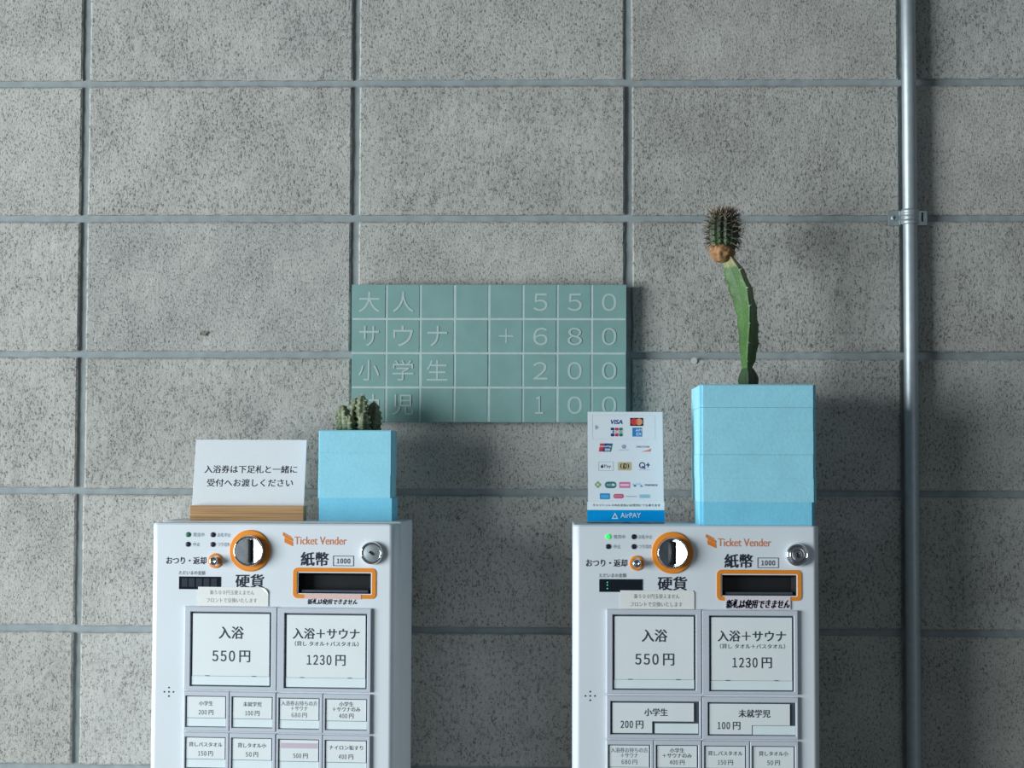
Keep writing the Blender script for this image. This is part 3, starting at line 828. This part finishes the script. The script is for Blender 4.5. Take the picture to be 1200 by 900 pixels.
# ------------------------------------------------------------------ payment methods card in a clear stand
def build_payment():
    t = thing('payment_card_stand', 'upright card of payment logos with a blue foot, beside the large foam planter', 'sign', (0.7912, -0.1325, ZR), math.radians(1.0))
    w = 0.0530; h = 0.1545; tilt = math.radians(9)
    T = Matrix.Translation((0, 0, 0.0012)) @ Matrix.Rotation(-tilt, 4, 'X')
    def slab(x0, x1, y0, y1, z0, z1, bev=0.0):
        b = bmesh.new(); box(b, x0, x1, y0, y1, z0, z1, bev=bev); bmesh.ops.transform(b, matrix=T, verts=b.verts[:]); return b
    cd = link('payment_card', slab(-w + .0012, w - .0008, -0.0008, 0.0, 0.0012, h), simple('white_printed_card', (0.76, 0.82, 0.87), 0.45, noise=0.01), t)
    # clear acrylic holder: back sheet, foot
    b = slab(-w, w, 0.0002, 0.0018, 0.0, h + 0.0008, 0.0003)
    box(b, -w, w, 0.0000, 0.046, 0.0, 0.0016, bev=0.0003)
    link('clear_holder', b, M['clear'], t)
    ft = link('blue_strip', slab(-w + .0002, w, -0.0014, -0.0009, 0.0012, 0.0172), M['azure'], t)
    wl = link('message_strip', slab(-w + .0002, w, -0.0013, -0.0009, 0.0172, 0.0285), simple('white_strip', (0.80, 0.87, 0.90), 0.45, noise=0.01), t)
    # print coordinates: photo-scale units, 780 x 900 drawing; card spans 108..650 x 75..850
    sx = 2 * w / 545.0; sz = h / 776.0
    def fm(dy):
        def f(x, y, l): return tuple(T @ Vector(((x - 383.0) * sx, dy - 0.00008 * l, (851.0 - y) * sz)))
        return f
    p = Print(fm(-0.0010))
    blue = srgb(28, 52, 130); dk = srgb(52, 60, 76); lg = srgb(196, 208, 218)
    p.frame(150, 598, 100, 270, 1.5, lg)
    p.text('VISA', 279, 368, 132, 162, blue, bold=0.03, slant=0.2)
    p.rect(420, 513, 118, 175, srgb(36, 22, 26)); p.disc(447, 146, 24, srgb(205, 60, 62), 1); p.disc(484, 146, 24, srgb(226, 150, 112), 2); p.poly([(465, 165), (471, 155), (473, 146), (471, 137), (465, 127), (459, 137), (457, 146), (459, 155)][::-1], srgb(214, 100, 78), 3)
    for i, (cc, ch) in enumerate(((srgb(24, 52, 112), 'J'), (srgb(196, 44, 92), 'C'), (srgb(26, 124, 90), 'B'))):
        x = 281 + 30 * i
        p.rect(x, x + 25, 188, 249, cc, 0, 5); p.rect(x, x + 25, 206, 230, srgb(225, 232, 238), 1); p.text(ch, x + 5, x + 21, 208, 229, cc, 2, bold=0.02)
    p.rect(435, 504, 187, 250, srgb(44, 128, 194)); p.text('AM', 458, 502, 196, 214, srgb(222, 234, 242), 1, bold=0.02); p.text('EX', 464, 502, 222, 242, srgb(222, 234, 242), 1, bold=0.02)
    # contactless waves
    for r_ in (14, 23, 32):
        pts = []
        for s_, k_ in ((r_, 1), (r_ - 3.5, -1)):
            for a in range(0, 9)[::k_]:
                an = math.radians(148 + 8 * a); pts.append((203 + s_ * math.cos(an), 185 - s_ * math.sin(an)))
        p.poly(pts, srgb(110, 118, 126))
    p.poly([(195, 357), (222, 357), (236, 299), (204, 299)], srgb(200, 62, 72)); p.poly([(222, 357), (262, 357), (272, 299), (236, 299)], srgb(36, 66, 132)); p.poly([(262, 357), (282, 357), (294, 299), (272, 299)], srgb(24, 108, 134))
    p.text('UnionPay', 203, 284, 312, 330, srgb(232, 238, 240), 1, bold=0.02); p.text('銀聯', 238, 276, 334, 352, srgb(232, 238, 240), 1, bold=0.02)
    p.disc(374, 322, 15, srgb(142, 160, 188)); p.rect(371, 373, 309, 335, srgb(226, 232, 240), 1); p.text('Diners Club', 340, 408, 341, 349, srgb(160, 172, 186))
    p.text('DISCOVER', 463, 556, 316, 328, dk); p.poly([(494, 356), (562, 356), (566, 334), (540, 345)], srgb(226, 132, 126))
    p.frame(193, 298, 427, 491, 2.0, srgb(150, 160, 170)); p.disc(217, 462, 8.5, srgb(30, 32, 38), ry=10); p.poly([(217, 452), (222, 450), (224, 444), (219, 446)], srgb(30, 32, 38), 1); p.text('Pay', 232, 281, 448, 475, srgb(90, 98, 108))
    p.rect(330, 426, 430, 488, srgb(196, 180, 142), 0, 6); p.text('iD', 366, 392, 440, 476, srgb(30, 30, 30), 1, bold=0.03)
    for sg in (-1, 1):
        for rr_ in (32,):
            pts = [(378 + sg * rr_ * math.cos(math.radians(a)), 458 - 26 * math.sin(math.radians(a))) for a in range(-45, 46, 15)] + [(378 + sg * (rr_ - 7) * math.cos(math.radians(a)), 458 - 26 * math.sin(math.radians(a))) for a in range(45, -46, -15)]
            p.poly(pts if sg > 0 else pts[::-1], srgb(30, 30, 30), 1)
    qn = srgb(30, 46, 110)
    n = 28
    for i in range(n):
        a0 = 2 * math.pi * i / n; a1 = 2 * math.pi * (i + 1) / n
        p.poly([(502 + 22 * math.cos(a0), 452 - 22 * math.sin(a0)), (502 + 22 * math.cos(a1), 452 - 22 * math.sin(a1)), (502 + 15 * math.cos(a1), 452 - 15 * math.sin(a1)), (502 + 15 * math.cos(a0), 452 - 15 * math.sin(a0))], qn)
    p.poly([(503, 455), (527, 473), (521, 478), (498, 460)][::-1], qn, 1); p.rect(530, 556, 446, 453, qn); p.rect(540, 546, 434, 466, qn, 1); p.text('QUICPay', 478, 558, 480, 487, srgb(140, 150, 170))
    # transit marks
    p.poly([(187, 563), (212, 588), (187, 614), (162, 588)][::-1], srgb(136, 166, 124)); p.disc(187, 588, 9, srgb(200, 214, 190), 1)
    p.rect(236, 318, 567, 613, srgb(58, 120, 122), 0, 22); p.text('PASMO', 250, 292, 583, 597, srgb(214, 232, 232), 1); p.poly([(290, 600), (312, 590), (290, 578)], srgb(224, 238, 238), 1)
    p.rect(338, 415, 569, 611, srgb(214, 122, 160), 0, 4); p.rect(346, 408, 584, 596, srgb(240, 206, 222), 1)
    p.poly([(434, 580), (446, 590), (458, 590), (456, 602), (444, 602)][::-1], srgb(48, 110, 150)); p.poly([(484, 602), (494, 590), (508, 602)], srgb(48, 110, 150)); p.rect(452, 490, 578, 590, srgb(168, 214, 234))
    p.text('manaca', 520, 608, 584, 596, dk, bold=0.02)
    p.rect(200, 272, 648, 690, srgb(40, 152, 208), 0, 8); p.text('ICOCA', 212, 262, 662, 678, srgb(170, 220, 240), 1)
    p.rect(296, 370, 652, 684, srgb(208, 92, 130), 0, 15); p.text('はやかけん', 304, 362, 661, 674, srgb(238, 196, 212), 1)
    p.text('nimoca', 386, 462, 663, 674, srgb(150, 168, 186)); p.rect(480, 556, 655, 682, srgb(166, 206, 222), 0, 4); p.text('SUGOCA', 490, 546, 662, 675, srgb(120, 176, 204), 1)
    p.build('printed_logos', cd)
    p = Print(fm(-0.0016))
    p.text('キャッシュレスのお支払いは受付にても承ります', 150, 626, 722, 740, srgb(66, 74, 88), bold=0.01)
    p.build('lettering', wl)
    p = Print(fm(-0.0017)); wh = srgb(206, 232, 246)
    p.text('AirPAY', 346, 488, 784, 818, wh, bold=0.012)
    o_ = [(283, 826), (330, 826), (307, 782)]; i_ = [(294, 819), (319, 819), (307, 796)]
    for k in range(3):
        j = (k + 1) % 3; p.poly([o_[k], o_[j], i_[j], i_[k]], wh)
    p.build('lettering', ft)


build_payment()


# ------------------------------------------------------------------ cacti
def skin_attr(o, fn):
    me = o.data; a = me.color_attributes.new('skin', 'FLOAT_COLOR', 'POINT')
    for v in me.vertices: a.data[v.index].color = (*fn(v.co), 1)


def add_cone(bm, p, d, L, r, n=4):
    d = d.normalized(); a = d.orthogonal().normalized(); b = d.cross(a)
    base = [bm.verts.new(p + (a * math.cos(2 * math.pi * i / n) + b * math.sin(2 * math.pi * i / n)) * r) for i in range(n)]
    tip = bm.verts.new(p + d * L)
    for i in range(n): bm.faces.new((base[i], base[(i + 1) % n], tip))


def foam_planter(root, boards, cut, round_=0.0014):
    """stack of foam boards; each = (x0, x1, y0, y1, z0, z1, material key); cut = the square hole through the upper boards"""
    pl = None
    for i, (x0, x1, y0, y1, z0, z1, m) in enumerate(boards):
        bm = bmesh.new()
        top = i >= len(boards) - 2
        if not top:
            box(bm, x0, x1, y0, y1, z0, z1)
            es = [ed for ed in bm.edges if abs(ed.verts[0].co.z - ed.verts[1].co.z) > 0.01]
            bmesh.ops.bevel(bm, geom=es, offset=round_, segments=4, affect='EDGES')
        else:
            # board with a planting hole
            def loop(a, b, c, d, z): return [bm.verts.new(q) for q in ((a, c, z), (b, c, z), (b, d, z), (a, d, z))]
            e = 0.0016 if i == len(boards) - 1 else 0.0001
            h = cut
            L = [loop(h[0], h[1], h[2], h[3], z0), loop(x0, x1, y0, y1, z0), loop(x0, x1, y0, y1, z1 - e), loop(x0 + e, x1 - e, y0 + e, y1 - e, z1), loop(h[0], h[1], h[2], h[3], z1), ]
            L.append(L[0])
            for a, b in zip(L[:-1], L[1:]):
                for k in range(4): bm.faces.new((a[k], a[(k + 1) % 4], b[(k + 1) % 4], b[k]))
            bmesh.ops.recalc_face_normals(bm, faces=bm.faces[:])
            es = [ed for ed in bm.edges if abs(ed.verts[0].co.z - ed.verts[1].co.z) > 0.01 and min(abs(ed.verts[0].co.x - x0), abs(ed.verts[0].co.x - x1)) < 1e-5 and min(abs(ed.verts[0].co.y - y0), abs(ed.verts[0].co.y - y1)) < 1e-5]
            bmesh.ops.bevel(bm, geom=es, offset=round_, segments=4, affect='EDGES')
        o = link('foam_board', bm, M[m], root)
    zt = boards[-1][5]
    s = bmesh.new(); n = 14
    g = [[s.verts.new((cut[0] + (cut[1] - cut[0]) * i / n, cut[2] + (cut[3] - cut[2]) * j / n, zt - 0.009 + 0.002 * mnoise.noise(Vector((i * .9, j * .9, 0))))) for i in range(n + 1)] for j in range(n + 1)]
    for j in range(n):
        for i in range(n): s.faces.new((g[j][i], g[j][i + 1], g[j + 1][i + 1], g[j + 1][i]))
    link('soil', s, M['soil'], root, smooth=True)


def build_tall():
    ox, oy = 0.9650, -0.1185
    t = thing('potted_cactus', 'tall bent green cactus with a round spiny head in a large light blue foam planter', 'potted plant', (ox, oy, ZR), 0, 'cacti in blue foam planters')
    X0, X1, Y0, Y1 = 0.8877 - ox, 1.0432 - ox, -0.1900 - oy, -0.0480 - oy
    h = 0.0316; r = random.Random(2)
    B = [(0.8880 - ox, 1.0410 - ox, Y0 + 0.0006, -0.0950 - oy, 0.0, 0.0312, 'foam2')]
    z = 0.0312
    for i in range(5):
        k = 0.0316 if i < 4 else 0.0312
        e = r.uniform(-0.0003, 0.0003)
        gap = (0.0, 0.00002, 0.00022, 0.00001, 0.00022)[i]
        B.append((X0 + e, X1 + r.uniform(-0.0004, 0.0003), Y0 + (0.0, 0.00001, 0.00012, 0.00013, 0.00002)[i], Y1, z + gap, z + k, 'foam')); z += k
    H = z
    foam_planter(t, B, (X0 + 0.03, X1 - 0.03, Y0 + 0.03, Y1 - 0.03), 0.0042)
    # stem: three-ribbed, rib towards the viewer; (x, z) in world metres along the middle, half width
    y = -0.110
    def W(px, py): return Vector((0.9607 + (px - 876) / 843.0 - ox, y - oy, 1.5593 + (445 - py) / 843.0 - ZR))
    K = [(877, 462, 11.0, -0.1), (877, 452, 11.5, -0.1), (877, 440, 11.3, -0.1), (876.5, 434, 9.0, -0.1), (876, 430.5, 6.4, -0.12), (876.2, 427, 7.0, -0.15), (876.5, 418, 9.8, -.17), (877.5, 400, 11.8, -0.14), (877.5, 385, 12.2, -0.05), (876.5, 366, 13.0, 0.06), (873.8, 350, 13.8, 0.15), (870, 336, 14.4, 0.2), (865, 323, 13.6, 0.22), (859.5, 311, 11.0, 0.22), (855, 303, 8.5, 0.22), (851, 296, 6.8, 0.22)]
    N = 96
    bm = bmesh.new(); rings = []; ribs = []
    S = 60
    for i in range(N + 1):
        u = i / N * (len(K) - 1); a = min(int(u), len(K) - 2); f = u - a
        def cr(c):
            p0 = K[max(a - 1, 0)][c]; p1 = K[a][c]; p2 = K[a + 1][c]; p3 = K[min(a + 2, len(K) - 1)][c]
            return 0.5 * (2 * p1 + (p2 - p0) * f + (2 * p0 - 5 * p1 + 4 * p2 - p3) * f * f + (3 * p1 - p0 - 3 * p2 + p3) * f ** 3)
        px, py, hw, tw = cr(0), cr(1), cr(2), cr(3)
        c = W(px, py)
        u2 = min(i + 1, N); u1 = max(i - 1, 0)
        R = hw / 843.0 * 1.17
        sc = 1.0 + 0.075 * math.cos((445 - py) / 21.0 * 2 * math.pi)           # scalloped rib edges
        ring = []
        lean = 0.0
        if py < 360: lean = min(0.5, (360 - py) / 90.0)
        ax = Vector((math.cos(lean * 0.9), 0, math.sin(lean * 0.9)))            # section's own x axis leans with the bend
        for k in range(S):
            th = 2 * math.pi * k / S
            ph = (th - (-math.pi / 2 + tw)) % (2 * math.pi / 3) - math.pi / 3      # from the middle of a face
            tri = 0.5 / math.cos(ph) * (0.92 + 0.08 * abs(ph) / (math.pi / 3))
            rad = R * min(tri, 0.955) * (1.0 + (sc - 1.0) * max(0.0, (tri - 0.6) / 0.4))
            ring.append(bm.verts.new(c + ax * (rad * math.cos(th)) + Vector((0, rad * math.sin(th), 0))))
        rings.append((ring, c, R, tw, ax, py))
    for (a, *_), (b, *_) in zip(rings[:-1], rings[1:]):
        for k in range(S): bm.faces.new((a[k], a[(k + 1) % S], b[(k + 1) % S], b[k]))
    bm.faces.new(rings[-1][0]); bm.faces.new(rings[0][0][::-1])
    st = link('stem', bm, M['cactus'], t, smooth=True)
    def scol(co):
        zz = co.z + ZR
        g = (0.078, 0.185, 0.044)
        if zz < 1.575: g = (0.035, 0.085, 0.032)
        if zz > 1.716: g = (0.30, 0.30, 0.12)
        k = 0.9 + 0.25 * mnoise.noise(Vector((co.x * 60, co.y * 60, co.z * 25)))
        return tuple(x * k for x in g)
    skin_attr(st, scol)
    sp = bmesh.new(); rr = random.Random(8)
    last = None
    for ring, c, R, tw, ax, py in rings:
        ph = (445 - py) / 21.0
        if last is not None and math.floor(ph) != math.floor(last) and 305 < py < 440:
            for q in range(3):
                th = -math.pi / 2 + tw + q * 2 * math.pi / 3
                d = ax * math.cos(th) + Vector((0, math.sin(th), 0))
                tip = c + d * R * 1.03
                for _ in range(3):
                    dd = d + Vector((rr.uniform(-.7, .7), rr.uniform(-.4, .4), rr.uniform(-.5, .7)))
                    add_cone(sp, tip - d * 0.0006, dd, rr.uniform(0.002, 0.0055), 0.00055)
                add_cone(sp, tip - d * 0.0012, d, 0.0022, 0.0014, 6)
        last = ph
    o = link('areoles', sp, M['spine'], st); skin_attr(o, lambda co: (0.42, 0.45, 0.40))
    # grafted head
    hc = W(848.5, 270); Hh = 29.0 / 843; Rh = 17.6 / 843
    bm = bmesh.new(); NR = 13; rings = []; n = NR * 6
    for j in range(25):
        v = j / 24; a = -math.pi / 2 + math.pi * v
        rr0 = Rh * max(0.0, math.cos(a)) ** 0.55; zz = Hh * math.sin(a) * (0.86 if a > 0 else 0.95)
        ring = []
        for k in range(n):
            th = 2 * math.pi * k / n
            m = 1.0 - 0.20 * (0.5 - 0.5 * math.cos(NR * th)) ** 1.0
            ring.append(bm.verts.new(hc + Vector((rr0 * m * math.cos(th), rr0 * m * math.sin(th), zz))))
        rings.append(ring)
    for a, b in zip(rings[:-1], rings[1:]):
        for k in range(n): bm.faces.new((a[k], a[(k + 1) % n], b[(k + 1) % n], b[k]))
    bmesh.ops.remove_doubles(bm, verts=bm.verts[:], dist=1e-6)
    hd = link('cactus_head', bm, M['cactus'], t, smooth=True)
    def hcol(co):
        v = (co.z - hc.z) / Hh
        g = Vector((0.030, 0.050, 0.022)); lo = Vector((0.05, 0.13, 0.03)); tp = Vector((0.10, 0.085, 0.055))
        c = g.lerp(tp, min(1, max(0, (v - .2) * 1.6))) if v > 0 else g.lerp(lo, min(1, -v * 1.6))
        return tuple(c)
    skin_attr(hd, hcol); hd['label'] = 'dark round spiny grafted head'
    sp = bmesh.new(); tone = []
    rr = random.Random(4)
    for k in range(NR):
        th = 2 * math.pi * (k + 0.0) / NR
        for j in range(9):
            v = 0.26 + 0.72 * (j + 0.5 * (k % 2)) / 9; a = -math.pi / 2 + math.pi * v
            r0 = Rh * max(0.0, math.cos(a)) ** 0.55; zz = Hh * math.sin(a) * (0.86 if a > 0 else 0.95)
            p = hc + Vector((r0 * math.cos(th), r0 * math.sin(th), zz))
            nrm = Vector((math.cos(a) * math.cos(th), math.cos(a) * math.sin(th), math.sin(a) * 0.8)).normalized()
            for q in range(8):
                d = nrm + Vector((rr.uniform(-1, 1), rr.uniform(-1, 1), rr.uniform(-.7, .8))) * 0.75
                L = rr.uniform(0.007, 0.0155) if v < .9 else rr.uniform(0.005, 0.011)
                n0 = len(sp.verts); add_cone(sp, p - nrm * 0.0005, d, L, 0.00052, 3)
                light = rr.random() < (0.45 if v > 0.62 else 0.22)
                tone += [(0.44, 0.36, 0.25) if light else (0.10, 0.075, 0.065)] * 4
            n0 = len(sp.verts); add_cone(sp, p - nrm * 0.0008, nrm, 0.0016, 0.0013, 5)
            tone += [(0.30, 0.26, 0.19)] * 6
    o = link('spines', sp, M['spine'], hd)
    a = o.data.color_attributes.new('skin', 'FLOAT_COLOR', 'POINT')
    for i in range(len(o.data.vertices)): a.data[i].color = (*tone[i], 1)
    # corky callus under the head
    cc = W(846.5, 294.0)
    bm = bmesh.new(); bmesh.ops.create_icosphere(bm, subdivisions=4, radius=1.0)
    for v in bm.verts:
        d = v.co.normalized(); q = 1 + 0.16 * mnoise.noise(d * 2.6) + 0.14 * mnoise.noise(d * 8.0)
        v.co = cc + Vector((d.x * 0.0172, d.y * 0.0180, d.z * 0.0158)) * q
    o = link('callus', bm, M['callus'], hd, smooth=True); o['label'] = 'tan corky callus'


build_tall()


def build_small():
    ox, oy = 0.4170, -0.0760
    t = thing('potted_cactus', 'small clustered green cactus in a light blue foam planter beside the wood-based sign', 'potted plant', (ox, oy, ZL), math.radians(0.0), 'cacti in blue foam planters')
    X0, X1, Y0, Y1 = -0.0512, 0.0507, -0.0430, 0.0350
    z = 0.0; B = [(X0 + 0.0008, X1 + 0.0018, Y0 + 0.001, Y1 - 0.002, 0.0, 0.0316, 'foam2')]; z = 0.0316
    r = random.Random(6)
    for i, k in enumerate((0.0314, 0.0314, 0.0314)):
        B.append((X0 - (0.0004 if i == 0 else 0), X1 - (0.0006 if i == 0 else 0), Y0 - (.00004 * i), Y1, z, z + k, 'foam')); z += k
    H = z
    foam_planter(t, B, (X0 + 0.016, X1 - 0.016, Y0 + 0.016, Y1 - 0.016))
    def col(px, py): return ((px - 420.5) / 838.0, (503 - py) / 838.0 + H)
    C = [(405, 470, -8, 0.0105, 402, 473), (416, 474, 6, 0.0108, 416, 463.5), (424, 466, -8, 0.0098, 425.5, 461), (434, 474, 2, 0.0110, 438, 468.5), (398, 490, 6, 0.0078, 395, 479),
         (428, 486, -14, 0.0100, 428.5, 481), (411, 490, -14, 0.0095, 411, 486), (440, 490, 10, 0.0078, 441.5, 477), (419, 480, 14, 0.0105, 420, 468)]
    bm = bmesh.new(); woo = bmesh.new(); rr = random.Random(12)
    for bx_, _, dy, R, tx, ty in C:
        x0, _ = col(bx_, 503); x1, z1 = col(tx, ty)
        b = Vector((x0 * 0.9, dy / 838.0, H - 0.012)); e = Vector((x1, dy / 838.0 * 1.25, z1))
        L = (e - b).length; d = (e - b).normalized()
        a = d.orthogonal().normalized(); c = d.cross(a)
        NR = 5; n = NR * 6; rings = []; ph0 = rr.uniform(0, 1)
        m = 26
        for j in range(m + 1):
            v = j / m
            rad = R * (0.75 + 0.25 * min(1, v * 3)) * (1 - max(0, (v - .62) / .38) ** 2.2) ** 0.5 if v < 1 else 0.0002
            ring = []
            for k in range(n):
                th = 2 * math.pi * k / n + ph0
                lob = 0.5 + 0.5 * math.cos(NR * 2 * math.pi * k / n)
                tub = 0.5 + 0.5 * math.cos(2 * math.pi * (v * L / 0.0078))
                q = 0.70 + 0.40 * lob * (0.25 + 0.75 * tub)
                ring.append(bm.verts.new(b + d * (L * v) + (a * math.cos(th) + c * math.sin(th)) * (rad * q)))
            rings.append(ring)
        for p_, q_ in zip(rings[:-1], rings[1:]):
            for k in range(n): bm.faces.new((p_[k], p_[(k + 1) % n], q_[(k + 1) % n], q_[k]))
        bm.faces.new(rings[-1])
        nt = int(L / 0.0078)
        for s_ in range(1, nt + 1):
            v = s_ * 0.0078 / L
            if v > 0.97: continue
            rad = R * (1 - max(0, (v - .62) / .38) ** 2.2) ** 0.5
            for k in range(NR):
                th = 2 * math.pi * k / NR + ph0
                nd = (a * math.cos(th) + c * math.sin(th))
                pp = b + d * (L * v) + nd * rad * 1.0
                for _ in range(3):
                    add_cone(woo, pp, nd + Vector((rr.uniform(-.8, .8), rr.uniform(-.8, .8), rr.uniform(-.4, .8))), rr.uniform(.0015, .0028), .0005, 4)
                add_cone(woo, pp - nd * 0.0006, nd, 0.0019, 0.0015, 6)
        for k in range(5):
            th = rr.uniform(0, 6.28); add_cone(woo, e - d * 0.0008 + (a * math.cos(th) + c * math.sin(th)) * 0.001, d + (a * math.cos(th) + c * math.sin(th)) * .6, 0.0032, .0007, 4)
    st = link('stem', bm, M['cactus'], t, smooth=True)
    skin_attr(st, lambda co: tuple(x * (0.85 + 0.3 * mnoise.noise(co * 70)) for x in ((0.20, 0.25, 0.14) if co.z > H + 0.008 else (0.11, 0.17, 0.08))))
    o = link('areoles', woo, M['spine'], st); skin_attr(o, lambda co: (0.55, 0.53, 0.40))


build_small()

bpy.data.objects.remove(_fo); bpy.data.curves.remove(_fc)
